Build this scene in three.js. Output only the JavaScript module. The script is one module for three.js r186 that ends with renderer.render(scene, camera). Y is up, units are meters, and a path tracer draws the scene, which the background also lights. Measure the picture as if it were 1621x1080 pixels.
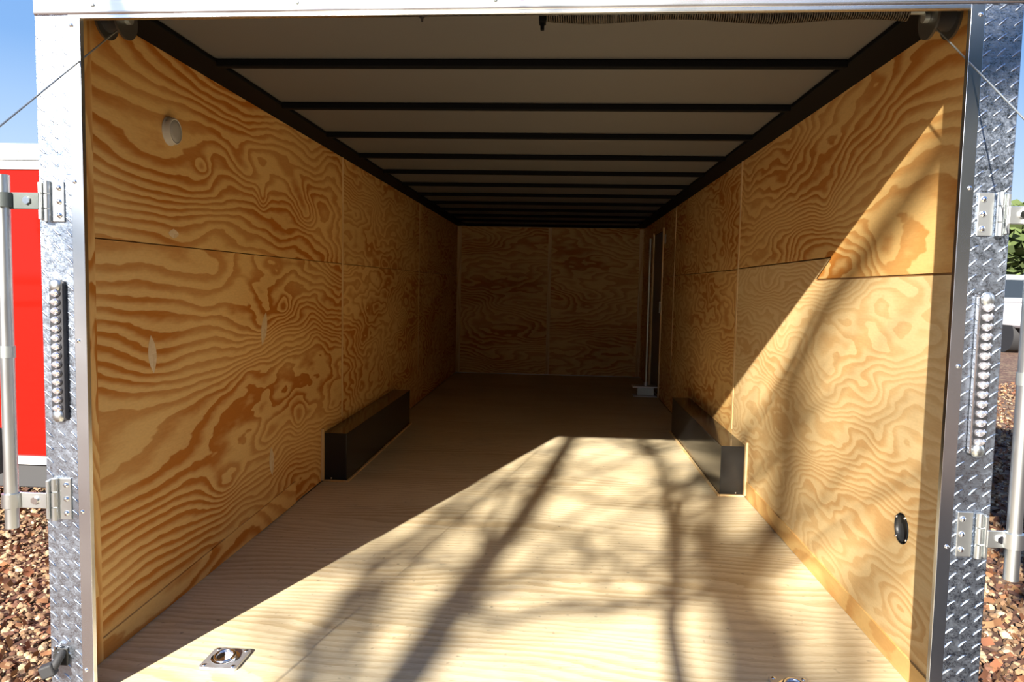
import * as THREE from 'three';
import { RoundedBoxGeometry } from 'three/addons/geometries/RoundedBoxGeometry.js';
import { mergeGeometries } from 'three/addons/utils/BufferGeometryUtils.js';

// ---------------------------------------------------------------- camera, sky, sun, exposure
const scene = new THREE.Scene();
const camera = new THREE.PerspectiveCamera(48.993, 1621 / 1080, 0.05, 400);
camera.position.set(0.1386, 1.1106, 1.992);
camera.rotation.set(-0.0738, 0.0626, 0.0201, 'YXZ');
scene.add(camera);
const renderer = new THREE.WebGLRenderer({ antialias: true });
renderer.toneMapping = THREE.LinearToneMapping;
renderer.toneMappingExposure = 1.44;
renderer.shadowMap.enabled = true;

const SUN = new THREE.Vector3(-0.33, 0.478, 1);            // towards the sun, read from the edges of its patch on floor and wall
function airSky() {                                          // clear air: pale at the horizon, blue overhead, a wide aureole round the sun
  const W = 1024, H = 512, d = new Float32Array(W * H * 4), s = SUN.clone().normalize(), v = new THREE.Vector3();
  const hor = [0.82, 0.97, 1.08], mid = [0.26, 0.50, 0.92], zen = [0.10, 0.24, 0.62];
  for (let r = 0; r < H; r++) for (let c = 0; c < W; c++) {
    const up = ((r + 0.5) / H - 0.5) * Math.PI, a = ((c + 0.5) / W - 0.5) * 2 * Math.PI;
    v.set(Math.cos(a) * Math.cos(up), Math.sin(up), Math.sin(a) * Math.cos(up));
    const y = Math.max(0, v.y), k1 = Math.min(1, y / 0.26), k2 = Math.min(1, Math.max(0, (y - 0.2) / 0.7)), cs = Math.max(-1, Math.min(1, v.dot(s)));
    const g = 0.80, mie = 0.055 * (1 - g * g) / Math.pow(1 + g * g - 2 * g * cs, 1.5);
    for (let i = 0; i < 3; i++) {
      const base = hor[i] * (1 - k1) + (mid[i] * (1 - k2) + zen[i] * k2) * k1;
      d[(r * W + c) * 4 + i] = v.y < 0 ? 0.2 : base + mie * [1.0, 0.95, 0.85][i];
    }
    d[(r * W + c) * 4 + 3] = 1;
  }
  const t = new THREE.DataTexture(d, W, H, THREE.RGBAFormat, THREE.FloatType);
  t.mapping = THREE.EquirectangularReflectionMapping; t.magFilter = t.minFilter = THREE.LinearFilter; t.needsUpdate = true;
  return t;
}
scene.background = airSky();
scene.environment = scene.background;
const SKY = 0.73;
scene.backgroundIntensity = SKY; scene.environmentIntensity = SKY;

const sun = new THREE.DirectionalLight(new THREE.Color(1, 0.935, 0.83), 13.5);
sun.name = 'sun';
sun.target.position.set(0, 0.6, -1);
sun.position.copy(SUN).multiplyScalar(14).add(sun.target.position);
sun.castShadow = true; sun.shadow.radius = 1; sun.shadow.mapSize.set(4096, 4096);
Object.assign(sun.shadow.camera, { left: -8, right: 8, top: 8, bottom: -8, near: 0.5, far: 40 });
scene.add(sun, sun.target);

// ---------------------------------------------------------------- helpers
let seed = 7;
function rnd() { seed = (seed + 0x6D2B79F5) | 0; let t = Math.imul(seed ^ (seed >>> 15), 1 | seed); t = (t + Math.imul(t ^ (t >>> 7), 61 | t)) ^ t; return ((t ^ (t >>> 14)) >>> 0) / 4294967296; }
const rr = (a, b) => a + (b - a) * rnd();
const V = (x, y, z) => new THREE.Vector3(x, y, z);
const taken = new Map();
function numbered(n) { const k = taken.get(n) ?? 0; taken.set(n, k + 1); return k ? n + '_' + String(k).padStart(3, '0') : n; }
function shade(m) { m.castShadow = m.receiveShadow = true; return m; }
function thing(name, label, category, pos = [0, 0, 0], group) {
  const o = new THREE.Group(); o.name = numbered(name); o.position.set(...pos); scene.add(o);
  o.userData = { label, category }; if (group) o.userData.group = group;
  return o;
}
function struct(name, pos = [0, 0, 0]) { const o = new THREE.Group(); o.name = numbered(name); o.position.set(...pos); o.userData = { kind: 'structure' }; scene.add(o); return o; }
function part(name, geo, mat, parent, pos, rot) {
  const g = Array.isArray(geo) ? mergeGeometries(geo.map((x) => (x.index ? x.toNonIndexed() : x)), false) : geo;
  const m = shade(new THREE.Mesh(g, mat)); 
  if (!parent.userData._n) Object.defineProperty(parent.userData, '_n', { value: new Map(), enumerable: false });
  const k = parent.userData._n.get(name) ?? 0; parent.userData._n.set(name, k + 1);
  m.name = k ? name + '_' + String(k).padStart(3, '0') : name;
  if (pos) m.position.set(...pos); if (rot) m.rotation.set(...rot);
  parent.add(m); return m;
}
const box = (x0, x1, y0, y1, z0, z1) => new THREE.BoxGeometry(x1 - x0, y1 - y0, z1 - z0).translate((x0 + x1) / 2, (y0 + y1) / 2, (z0 + z1) / 2);
const rbox = (x0, x1, y0, y1, z0, z1, r = 0.003, s = 2) => new RoundedBoxGeometry(x1 - x0, y1 - y0, z1 - z0, s, r).translate((x0 + x1) / 2, (y0 + y1) / 2, (z0 + z1) / 2);
const cyl = (r, h, x, y, z, axis = 'y', n = 16, r2 = r) => { const g = new THREE.CylinderGeometry(r2, r, h, n); if (axis === 'x') g.rotateZ(Math.PI / 2); if (axis === 'z') g.rotateX(Math.PI / 2); return g.translate(x, y, z); };
function tube(pts, r, seg = 24, rad = 8, r2 = r) {          // swept tube with a linear taper
  const c = new THREE.CatmullRomCurve3(pts), g = new THREE.TubeGeometry(c, seg, 1, rad, false), p = g.attributes.position, q = new THREE.Vector3();
  for (let i = 0; i <= seg; i++) {
    const o = c.getPointAt(i / seg), k = r + (r2 - r) * (i / seg);
    for (let j = 0; j <= rad; j++) { const n = i * (rad + 1) + j; q.fromBufferAttribute(p, n).sub(o).multiplyScalar(k).add(o); p.setXYZ(n, q.x, q.y, q.z); }
  }
  return g;
}
const bolt = (x, y, z, r = 0.007, axis = 'z', h = 0.004) => { const g = new THREE.SphereGeometry(r, 10, 6, 0, Math.PI * 2, 0, Math.PI / 2); g.scale(1, h / r, 1); if (axis === 'z') g.rotateX(Math.PI / 2); if (axis === 'x') g.rotateZ(-Math.PI / 2); if (axis === '-x') g.rotateZ(Math.PI / 2); return g.translate(x, y, z); };

// noise
const PERM = new Uint8Array(512); { const p = [...Array(256).keys()]; for (let i = 255; i > 0; i--) { const j = Math.floor(rnd() * (i + 1)); [p[i], p[j]] = [p[j], p[i]]; } for (let i = 0; i < 512; i++) PERM[i] = p[i & 255]; }
const GX = new Float32Array(256), GY = new Float32Array(256); for (let i = 0; i < 256; i++) { const a = rnd() * Math.PI * 2; GX[i] = Math.cos(a); GY[i] = Math.sin(a); }
function noise(x, y) {
  const xi = Math.floor(x), yi = Math.floor(y), fx = x - xi, fy = y - yi, X = xi & 255, Y = yi & 255;
  const u = fx * fx * fx * (fx * (fx * 6 - 15) + 10), v = fy * fy * fy * (fy * (fy * 6 - 15) + 10);
  const a = PERM[PERM[X] + Y], b = PERM[PERM[X + 1] + Y], c = PERM[PERM[X] + Y + 1], d = PERM[PERM[X + 1] + Y + 1];
  const n00 = GX[a] * fx + GY[a] * fy, n10 = GX[b] * (fx - 1) + GY[b] * fy, n01 = GX[c] * fx + GY[c] * (fy - 1), n11 = GX[d] * (fx - 1) + GY[d] * (fy - 1);
  const p = n00 + u * (n10 - n00), q = n01 + u * (n11 - n01);
  return (p + v * (q - p)) * 1.5;
}
const smooth = (a, b, x) => { const t = Math.min(1, Math.max(0, (x - a) / (b - a))); return t * t * (3 - 2 * t); };
const toSRGB = (x) => { x = Math.min(1, Math.max(0, x)); return 255 * (x <= 0.0031308 ? 12.92 * x : 1.055 * Math.pow(x, 1 / 2.4) - 0.055); };
const LUT = new Uint8Array(4097); for (let i = 0; i <= 4096; i++) LUT[i] = toSRGB(i / 4096);
const s8 = (x) => LUT[Math.min(4096, Math.max(0, (x * 4096) | 0))];
function dataTex(w, h, fill, srgb = true) {
  const d = new Uint8Array(w * h * 4), o = [0, 0, 0];
  for (let y = 0, i = 0; y < h; y++) for (let x = 0; x < w; x++, i += 4) {
    fill(x, y, o);
    if (srgb) { d[i] = s8(o[0]); d[i + 1] = s8(o[1]); d[i + 2] = s8(o[2]); } else { d[i] = o[0] * 255; d[i + 1] = o[1] * 255; d[i + 2] = o[2] * 255; }
    d[i + 3] = 255;
  }
  const t = new THREE.DataTexture(d, w, h); t.magFilter = THREE.LinearFilter; t.minFilter = THREE.LinearMipmapLinearFilter; t.generateMipmaps = true;
  t.wrapS = t.wrapT = THREE.RepeatWrapping; if (srgb) t.colorSpace = THREE.SRGBColorSpace; t.needsUpdate = true; return t;
}
// rotary-cut pine veneer: the contour lines of a slow height field are the year rings.  u runs along the grain, v across, in metres
function plywood(w, h, L, B, o = {}) {
  const { off = 0, rings = 6, slope = 7, wild = 1, calm, early = [0.71, 0.455, 0.17], late = [0.46, 0.176, 0.029], tilt = 0, eyes = [], contrast = 1, streak = 0.06, tint = 1, stains = 0 } = o;
  return dataTex(w, h, (px, py, c) => {
    const u = (px + 0.5) / w * L, v = (py + 0.5) / h * B, U = u + off * 3.1, W = v + off * 7.7, wl = wild * (calm ? 1 - 0.72 * smooth(calm[0], calm[1], u) : 1);
    const wx = noise(U * 1.7, W * 2.9) * 0.16 * wl, wy = noise(U * 1.5 + 31, W * 3.3 + 9) * 0.05 * wl;
    let f = noise((U + wx) * 0.5 + 5, (W + wy) * 1.5) * rings + noise((U + wx) * 1.25, (W + wy) * 3.6 + 40) * 2.6 * (0.4 + 0.6 * wl) + noise(U * 3.6, W * 10) * 0.75 * wl + noise(U * 9, W * 26) * 0.22 * wl + noise(U * 20, W * 60) * 0.08 + (v + u * tilt) * slope;
    for (const [eu, ev, su, sv, amp, tilt = 0] of eyes) { const a = u - eu, b = v - ev, p = (a + b * tilt) / su, q = (b - a * tilt) / sv, e = p * p + q * q; if (e < 9) f += amp * Math.exp(-e * 0.9); }
    const t = f - Math.floor(f);
    const sharp = smooth(0.22, 0.78, t) * (1 - smooth(0.92, 1.0, t));
    const broad = smooth(-0.25, 0.5, noise(U * 1.1 + 70, W * 3.4 + 12));
    let k = sharp * (0.66 + 0.34 * broad) + 0.22 * broad;
    k += noise(U * 14, W * 260) * streak + noise(U * 5 + 9, W * 620) * streak * 0.8;
    k = Math.min(1.1, Math.max(0, k)) * contrast;
    const tone = tint * (1 + 0.10 * noise(U * 0.9 + 3, W * 1.3) + 0.05 * noise(U * 60, W * 160));
    for (let i = 0; i < 3; i++) c[i] = (early[i] + (late[i] - early[i]) * k) * tone;
    if (stains) {
      const s = smooth(0.25, 0.7, noise(U * 2.3 + 90, W * 4.1 + 50) + 0.5 * noise(U * 9, W * 17 + 3)) * stains; for (let i = 0; i < 3; i++) c[i] = c[i] * (1 - s) + [0.30, 0.27, 0.24][i] * s;
      const q = noise(U * 42 + 8, W * 55 + 2); if (q > 0.62) for (let i = 0; i < 3; i++) c[i] *= 1 - 1.4 * (q - 0.62);
    }
  });
}
const woodMat = (map, extra = {}) => new THREE.MeshPhysicalMaterial({ map, roughness: 0.62, specularIntensity: 0.5, ...extra });

// ---------------------------------------------------------------- metals and paints
const blotch = dataTex(512, 512, (x, y, c) => { const u = x / 512 * 8, v = y / 512 * 8; const k = 0.50 + 0.12 * noise(u * 2, v * 2) + 0.12 * noise(u * 6 + 7, v * 6) + 0.12 * noise(u * 17, v * 17 + 3); c[0] = c[1] = c[2] = Math.max(0.1, Math.min(1, k)); }, false);
const dents = dataTex(512, 512, (x, y, c) => { const u = x / 512 * 8, v = y / 512 * 8; c[0] = c[1] = c[2] = 0.5 + 0.2 * noise(u * 3, v * 3) + 0.18 * noise(u * 9 + 7, v * 9); }, false);
const M = {
  tread: new THREE.MeshStandardMaterial({ color: new THREE.Color(0.44, 0.50, 0.60), metalness: 1, roughness: 0.62, roughnessMap: blotch, bumpMap: dents, bumpScale: 0.0005 }),
  smooth: new THREE.MeshStandardMaterial({ color: new THREE.Color(0.72, 0.75, 0.80), metalness: 1, roughness: 0.22 }),
  plate: new THREE.MeshStandardMaterial({ color: new THREE.Color(0.66, 0.68, 0.72), metalness: 0.9, roughness: 0.5 }),
  zincDark: new THREE.MeshStandardMaterial({ color: new THREE.Color(0.10, 0.115, 0.11), metalness: 0.3, roughness: 0.55 }),
  headerSkin: new THREE.MeshStandardMaterial({ color: new THREE.Color(0.72, 0.73, 0.77), metalness: 1, roughness: 0.24 }),
  zinc: new THREE.MeshStandardMaterial({ color: new THREE.Color(0.62, 0.64, 0.64), metalness: 1, roughness: 0.36 }),
  zincDull: new THREE.MeshStandardMaterial({ color: new THREE.Color(0.46, 0.49, 0.48), metalness: 0.9, roughness: 0.48 }),
  steel: new THREE.MeshStandardMaterial({ color: new THREE.Color(0.56, 0.57, 0.6), metalness: 1, roughness: 0.3 }),
  chrome: new THREE.MeshStandardMaterial({ color: new THREE.Color(0.86, 0.87, 0.9), metalness: 1, roughness: 0.16 }),
  blackPaint: new THREE.MeshPhysicalMaterial({ color: new THREE.Color(0.0045, 0.0045, 0.005), roughness: 0.7, specularIntensity: 0.15 }),
  boxPaint: new THREE.MeshPhysicalMaterial({ color: new THREE.Color(0.016, 0.015, 0.014), roughness: 0.16, specularIntensity: 0.65 }),
  rubber: new THREE.MeshStandardMaterial({ color: new THREE.Color(0.018, 0.018, 0.02), roughness: 0.7 }),
  plasticBlack: new THREE.MeshStandardMaterial({ color: new THREE.Color(0.02, 0.02, 0.02), roughness: 0.4 }),
  plasticGrey: new THREE.MeshStandardMaterial({ color: new THREE.Color(0.36, 0.35, 0.335), roughness: 0.5 }),
  plasticRim: new THREE.MeshStandardMaterial({ color: new THREE.Color(0.50, 0.48, 0.44), roughness: 0.6 }),
  plasticPale: new THREE.MeshStandardMaterial({ color: new THREE.Color(0.62, 0.60, 0.56), roughness: 0.6 }),
  roofSkin: new THREE.MeshStandardMaterial({ color: new THREE.Color(0.118, 0.112, 0.105), roughness: 0.6, metalness: 0.15 }),
  skin: new THREE.MeshStandardMaterial({ color: new THREE.Color(0.7, 0.7, 0.7), roughness: 0.35, metalness: 0.8 }),
  lens: new THREE.MeshPhysicalMaterial({ color: new THREE.Color(0.82, 0.80, 0.84), roughness: 0.12, metalness: 0.75, clearcoat: 1, clearcoatRoughness: 0.05 }),
  drum: new THREE.MeshStandardMaterial({ color: new THREE.Color(0.16, 0.155, 0.15), roughness: 0.35, metalness: 0.9 }),
  spring: new THREE.MeshStandardMaterial({ color: new THREE.Color(0.09, 0.075, 0.06), roughness: 0.4, metalness: 0.8 }),
  darkRail: new THREE.MeshStandardMaterial({ color: new THREE.Color(0.05, 0.05, 0.055), roughness: 0.4, metalness: 0.4 }),
  under: new THREE.MeshStandardMaterial({ color: new THREE.Color(0.03, 0.03, 0.032), roughness: 0.7 }),
  white: new THREE.MeshPhysicalMaterial({ color: new THREE.Color(0.78, 0.79, 0.8), roughness: 0.35, clearcoat: 0.5 }),
  red: new THREE.MeshPhysicalMaterial({ color: new THREE.Color(0.24, 0.0045, 0.0016), roughness: 0.7, specularIntensity: 0.05, clearcoat: 0.35, clearcoatRoughness: 0.03 }),
  glassDark: new THREE.MeshPhysicalMaterial({ color: new THREE.Color(0.02, 0.025, 0.03), roughness: 0.06, specularIntensity: 1 }),
};
const trimTex = plywood(512, 64, 2.4, 0.3, { off: 11, rings: 2, slope: 26, wild: 0.25, early: [0.74, 0.54, 0.29], late: [0.60, 0.37, 0.15] });
M.trim = woodMat(trimTex);
M.seam = woodMat(plywood(256, 64, 2.4, 0.3, { off: 17, rings: 2, slope: 20, wild: 0.3, early: [0.30, 0.17, 0.07], late: [0.18, 0.09, 0.03] }));
M.darkGap = new THREE.MeshStandardMaterial({ color: new THREE.Color(0.22, 0.12, 0.05), roughness: 0.9 });

// ---------------------------------------------------------------- large structure: the inside of the trailer
const XW = 1.164, ZF = 0.15, ZB = -7.42, YT = 1.866, XO = 1.068, TH = 0.010;
// board with its face in a plane; uv of the face runs 0..1 over the whole plywood sheet that the texture stands for
function boardX(side, z0, z1, y0, y1, sheet, holes = [], outline) {      // a wall board: face at x = side * XW looking inward
  const sh = new THREE.Shape();
  if (outline) outline.forEach(([z, y], i) => (i ? sh.lineTo(z, y) : sh.moveTo(z, y)));
  else { sh.moveTo(z0, y0); sh.lineTo(z1, y0); sh.lineTo(z1, y1); sh.lineTo(z0, y1); }
  sh.closePath();
  for (const [z, y, r] of holes) { const h = new THREE.Path(); h.absarc(z, y, r, 0, Math.PI * 2, true); sh.holes.push(h); }
  const g = new THREE.ExtrudeGeometry(sh, { depth: TH, bevelEnabled: false, curveSegments: 24 });
  const p = g.attributes.position, uv = g.attributes.uv;
  for (let i = 0; i < p.count; i++) { const z = p.getX(i), y = p.getY(i), d = p.getZ(i); uv.setXY(i, (z - sheet[0]) / sheet[2] * (side < 0 ? 1 : 1), (y - sheet[1]) / sheet[3]); p.setXYZ(i, side * (XW + d), y, z); }
  if (side > 0) { /* z,y,x: mirror keeps the winding outward */ const ix = g.index; if (ix) for (let i = 0; i < ix.count; i += 3) { const a = ix.getX(i); ix.setX(i, ix.getX(i + 1)); ix.setX(i + 1, a); } else flip(g); }
  g.computeVertexNormals();
  return g;
}
function flip(g) { for (const k of Object.keys(g.attributes)) { const a = g.attributes[k]; for (let i = 0; i < a.count; i += 3) for (let c = 0; c < a.itemSize; c++) { const x = a.array[i * a.itemSize + c]; a.array[i * a.itemSize + c] = a.array[(i + 1) * a.itemSize + c]; a.array[(i + 1) * a.itemSize + c] = x; } } }
function metreUV(g, a, b, k) { const p = g.attributes.position, uv = g.attributes.uv; for (let i = 0; i < p.count; i++) uv.setXY(i, p.getComponent(i, a) * k, p.getComponent(i, b) * k); return g; }
function boardUV(g, ax, az, u0, v0, L, B) { const p = g.attributes.position, uv = g.attributes.uv; for (let i = 0; i < p.count; i++) uv.setXY(i, (p.getComponent(i, ax) - u0) / L, (p.getComponent(i, az) - v0) / B); return g; }

// floor
const floor = struct('floor');
part('subfloor', box(-1.2, 1.2, -0.16, -0.0205, ZB - 0.03, 0.17), M.under, floor);
const floorCol = { early: [0.69, 0.585, 0.39], late: [0.46, 0.325, 0.16], wild: 0.42, rings: 3, slope: 26, contrast: 0.62, streak: 0.42 };
const fl = [
  plywood(2048, 1024, 2.44, 1.22, { ...floorCol, off: 1, stains: 0.22 }), plywood(2048, 1024, 2.44, 1.22, { ...floorCol, off: 2.3, stains: 0.14, eyes: [[1.85, 0.1, 0.05, 0.02, 3]] }),
  plywood(2048, 1024, 2.44, 1.22, { ...floorCol, off: 4.7, stains: 0.15 }), plywood(512, 512, 2.44, 1.22, { ...floorCol, off: 6.1 }),
].map((t) => woodMat(t, { roughness: 0.55 }));
const fz = [0.16, -1.155, -2.375, -3.595, -4.815, -6.035, -7.255, ZB];
for (let i = 0; i < fz.length - 1; i++) part('plywood_sheet', boardUV(box(-1.163, 1.163, -0.02, i ? -0.0035 : 0, fz[i + 1] + 0.0005, fz[i] - 0.0005), 0, 2, -1.22, fz[i + 1] - 0.01, 2.44, 1.22 + 0.1 * (i === 0)), fl[Math.min(i, 3)], floor);

// walls
const zs = [0.11, -2.4295, -4.872, ZB];
const HS = 1.2205, GAP = 0.0018;
const wallTex = {
  LL: plywood(2048, 1024, 2.56, 1.22, { off: 0.4, rings: 6, slope: 17, wild: 1.25, calm: [1.2, 2.0], eyes: [[2.12, 0.86, 0.22, 0.10, 1.6], [1.2, 0.9, 0.16, 0.14, 2.4, 0.3], [1.12, 0.28, 0.16, 0.12, 2.2], [0.75, 0.42, 0.1, 0.08, 2.6], [0.5, 0.85, 0.16, 0.12, -2.6, 0.3], [1.55, 0.30, 0.16, 0.06, 2.2], [0.95, 1.0, 0.08, 0.05, 2]] }),
  LU: plywood(1536, 512, 2.56, 0.65, { off: 2.2, rings: 6, slope: 13, tilt: -0.16, wild: 0.9, calm: [1.5, 2.3], eyes: [[0.66, 0.255, 0.20, 0.085, 4.0, 0.35], [1.40, 0.36, 0.2, 0.07, 2.2, 0.3], [1.2, 0.25, 0.05, 0.05, 2.0], [1.75, 0.30, 0.06, 0.03, 1.6]] }),
  RL: plywood(2048, 1024, 2.56, 1.22, { off: 3.9, rings: 10, slope: 20, wild: 1.7, contrast: 0.62, streak: 0.12, early: [0.69, 0.505, 0.25], late: [0.50, 0.255, 0.075], eyes: [[1.5, 0.7, 0.14, 0.1, 2], [0.9, 0.9, 0.1, 0.1, 2], [2.0, 0.3, 0.3, 0.1, 2.0, 0.3]] }),
  RU: plywood(1536, 512, 2.56, 0.72, { off: 5.3, rings: 7, slope: 18, wild: 1.2, calm: [1.7, 2.4], contrast: 0.9, eyes: [[1.4, 0.3, 0.12, 0.1, 3.0, 0.4], [1.95, 0.10, 0.12, 0.06, 2.4]] }),
  LL2: plywood(1024, 512, 2.44, 1.22, { off: 8.2, rings: 7, slope: 8, wild: 1.7, eyes: [[1.4, 0.6, 0.1, 0.12, 3], [0.7, 0.8, 0.12, 0.1, 3]] }),
  RL2: plywood(1024, 512, 2.44, 1.22, { off: 9.6, rings: 7, slope: 9, wild: 1.6, contrast: 0.9 }),
  B: plywood(1024, 1024, 1.22, 1.87, { off: 12.1, rings: 7, slope: 12, wild: 1.2 }),
  B2: plywood(1024, 1024, 1.22, 1.87, { off: 14.5, rings: 7, slope: 12, wild: 1.2 }),
};
const WM = Object.fromEntries(Object.entries(wallTex).map(([k, t]) => [k, woodMat(t)]));
const VENT_L = [-0.450, 1.597, 0.043], VENT_R = [-0.247, 0.417, 0.046];
function wall(side) {
  const w = struct(side < 0 ? 'wall_left' : 'wall_right');
  const out = 1.2, a = side < 0 ? -out : XW + TH + 0.012, b = side < 0 ? -(XW + TH + 0.012) : out;
  part('outer_skin', box(a, b, -0.16, 2.0, ZB - 0.05, 0.10), M.skin, w);
  const back = side < 0 ? [-(XW + TH + 0.0125), -(XW + TH + 0.0115)] : [XW + TH + 0.0115, XW + TH + 0.0125];
  part('backing', box(back[0], back[1], 0, 1.95, ZB, 0.09), M.darkGap, w);
  const pan = (z0, z1, y0, y1, sheet, m, holes, outline) => part('plywood_panel', boardX(side, z0, z1, y0, y1, sheet, holes, outline), m, w);
  const ST = 0.94, GR = 0.003;                                          // on the right wall the seam of the first sheet steps down near the opening
  if (side < 0) {
    pan(zs[1] + GAP, zs[0], 0.002, HS - GAP, [zs[1], 0, 2.56, 1.22], WM.LL);
    pan(zs[1] + GAP, zs[0], HS + GAP, YT, [zs[1], HS, 2.56, 0.65], WM.LU);
  } else {
    pan(0, 0, 0, 0, [zs[1], 0, 2.56, 1.24], WM.RL, [VENT_R], [[zs[1] + GAP, 0.002], [zs[0], 0.002], [zs[0], 1.166 - 0.003], [-ST - 0.16, 1.158 - 0.003], [-ST, 1.242 - GR], [zs[1] + GAP, 1.234 - GR]]);
    pan(0, 0, 0, 0, [zs[1], 1.15, 2.56, 0.72], WM.RU, [], [[zs[1] + GAP, 1.234 + GR], [-ST, 1.242 + GR], [-ST - 0.16, 1.158 + 0.004], [zs[0], 1.166 + 0.004], [zs[0], YT], [zs[1] + GAP, YT]]);
  }
  if (side > 0) part('seam_filler', boardUV(box(XW + 0.0025, XW + TH, 1.150, 1.172, -ST - 0.17, zs[0]), 2, 1, 0, 0, 2.4, 0.3), M.seam, w);
  const hs2 = side < 0 ? HS : 1.230;
  pan(zs[2] + GAP, zs[1] - GAP, 0.002, hs2 - (side > 0 ? GR : GAP), [zs[2], 0, 2.44, 1.22], side < 0 ? WM.LL2 : WM.RL2);
  pan(zs[2] + GAP, zs[1] - GAP, hs2 + GAP, YT, [zs[2], hs2 - 0.3, 2.44, 1.22], side < 0 ? WM.RL2 : WM.LL2);
  const z3 = side < 0 ? ZB : -5.63;
  pan(z3, zs[2] - GAP, 0.002, hs2 - GAP, [z3 - 0.3, 0, 2.6, 1.22], side < 0 ? WM.LL2 : WM.RL2);
  pan(z3, zs[2] - GAP, hs2 + GAP, YT, [z3 - 0.5, hs2 - 0.1, 2.6, 1.22], side < 0 ? WM.RL2 : WM.LL2);
  if (side > 0) {
    pan(-6.45, z3, 1.70, YT, [-6.5, 1.6, 2.44, 1.22], WM.LL2);
    pan(ZB, -6.45, 0.002, hs2 - GAP, [ZB, 0, 2.44, 1.22], WM.RL2);
    pan(ZB, -6.45, hs2 + GAP, YT, [ZB, hs2, 2.44, 1.22], WM.LL2);
  }
  for (const z of [zs[1], zs[2]]) part('batten', boardUV(rbox(side < 0 ? -XW : XW - 0.004, side < 0 ? -XW + 0.004 : XW, 0.30, YT - 0.002, z - 0.013, z + 0.013, 0.0015, 1), 1, 2, 0, z, 2.4, 0.3), M.trim, w);
  return w;
}
wall(-1); wall(1);
// boat-shaped repair plugs let into the near left sheets
{
  const w = scene.getObjectByName('wall_left'), pm = new THREE.MeshStandardMaterial({ map: plywood(128, 256, 0.07, 0.14, { off: 21, rings: 1, slope: 3, wild: 0.3, early: [0.66, 0.52, 0.33], late: [0.56, 0.40, 0.22] }), roughness: 0.65 });
  for (const [z, y, hw, hh, a] of [[-0.326, 0.867, 0.030, 0.062, 0.12], [-1.239, 0.899, 0.038, 0.075, -0.3], [-1.321, 0.284, 0.034, 0.068, 0.1], [-0.47, 1.262, 0.040, 0.016, 0.02]]) {
    const sh = new THREE.Shape(); sh.moveTo(0, -hh); sh.quadraticCurveTo(hw * 1.6, 0, 0, hh); sh.quadraticCurveTo(-hw * 1.6, 0, 0, -hh);
    const g = new THREE.ExtrudeGeometry(sh, { depth: 0.003, bevelEnabled: false, curveSegments: 10 }); metreUV(g, 0, 1, 7); g.rotateZ(a).rotateY(Math.PI / 2).translate(-XW - 0.0024, y, z);
    part('repair_plug', g, pm, w);
  }
}
// low board along the foot of each wall
for (const [n, s, z0, z1] of [['baseboard_left', -1, -1.62, 0.075], ['baseboard_right', 1, -2.02, 0.075]]) {
  const b = struct(n);
  const sh = new THREE.Shape(); sh.moveTo(z0, 0.001); sh.lineTo(z1, 0.001); sh.lineTo(z1, 0.062); sh.lineTo(z0, s < 0 ? 0.112 : 0.088); sh.closePath();
  const g = new THREE.ExtrudeGeometry(sh, { depth: 0.006, bevelEnabled: false }), p = g.attributes.position, uv = g.attributes.uv;
  for (let i = 0; i < p.count; i++) { const z = p.getX(i), y = p.getY(i), d = p.getZ(i); uv.setXY(i, (z - z0) / 2.4, y / 0.3); p.setXYZ(i, s < 0 ? -XW + 0.006 - d : XW - 0.006 + d, y, z); }
  if (s > 0) flip(g); g.computeVertexNormals();
  part('plywood_strip', g, woodMat(plywood(1024, 64, 2.4, 0.3, { off: s < 0 ? 0.4 : 3.9, rings: 5, slope: 10, wild: 0.6, contrast: s < 0 ? 1 : 0.6 })), b);
}
// far wall
const wb = struct('wall_back');
part('outer_skin', box(-1.2, 1.2, -0.16, 2.0, ZB - 0.06, ZB - 0.016), M.skin, wb);
for (const [x0, x1, m] of [[-XW, -0.0015, WM.B], [0.0015, XW, WM.B2]]) part('plywood_panel', boardUV(box(x0, x1, 0.002, YT, ZB - 0.012, ZB), 0, 1, x0, 0, 1.22, 1.87), m, wb);
for (const [x, hw] of [[-1.135, 0.026], [0, 0.022], [1.13, 0.024]]) part('batten', boardUV(rbox(x - hw, x + hw, 0.01, YT - 0.03, ZB, ZB + 0.012, 0.003, 1), 1, 0, 0, x, 2.4, 0.3), M.trim, wb);
part('top_board', boardUV(rbox(-1.1, 1.1, YT - 0.03, YT, ZB, ZB + 0.014, 0.003, 1), 0, 1, -1.1, 1.8, 2.4, 0.3), M.trim, wb);
// ceiling: pale sheet over black bows and black side rails
const ceiling = struct('ceiling');
part('roof_sheet', box(-1.2, 1.2, 1.862, 1.93, ZB - 0.05, 0.12), M.roofSkin, ceiling);
for (const s of [-1, 1]) part('side_rail', rbox(s < 0 ? -1.19 : 1.047, s < 0 ? -1.047 : 1.19, 1.846, 1.861, ZB, 0.085, 0.004), M.blackPaint, ceiling);
for (let k = 0; k < 12; k++) { const z = -0.563 - 0.603 * k; if (z > ZB) part('roof_bow', rbox(-1.05, 1.05, 1.835, 1.861, z - 0.016, z + 0.016, 0.005), M.blackPaint, ceiling); }
part('end_rail', rbox(-1.05, 1.05, 1.842, 1.861, ZB + 0.002, ZB + 0.05, 0.005), M.blackPaint, ceiling);

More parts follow.
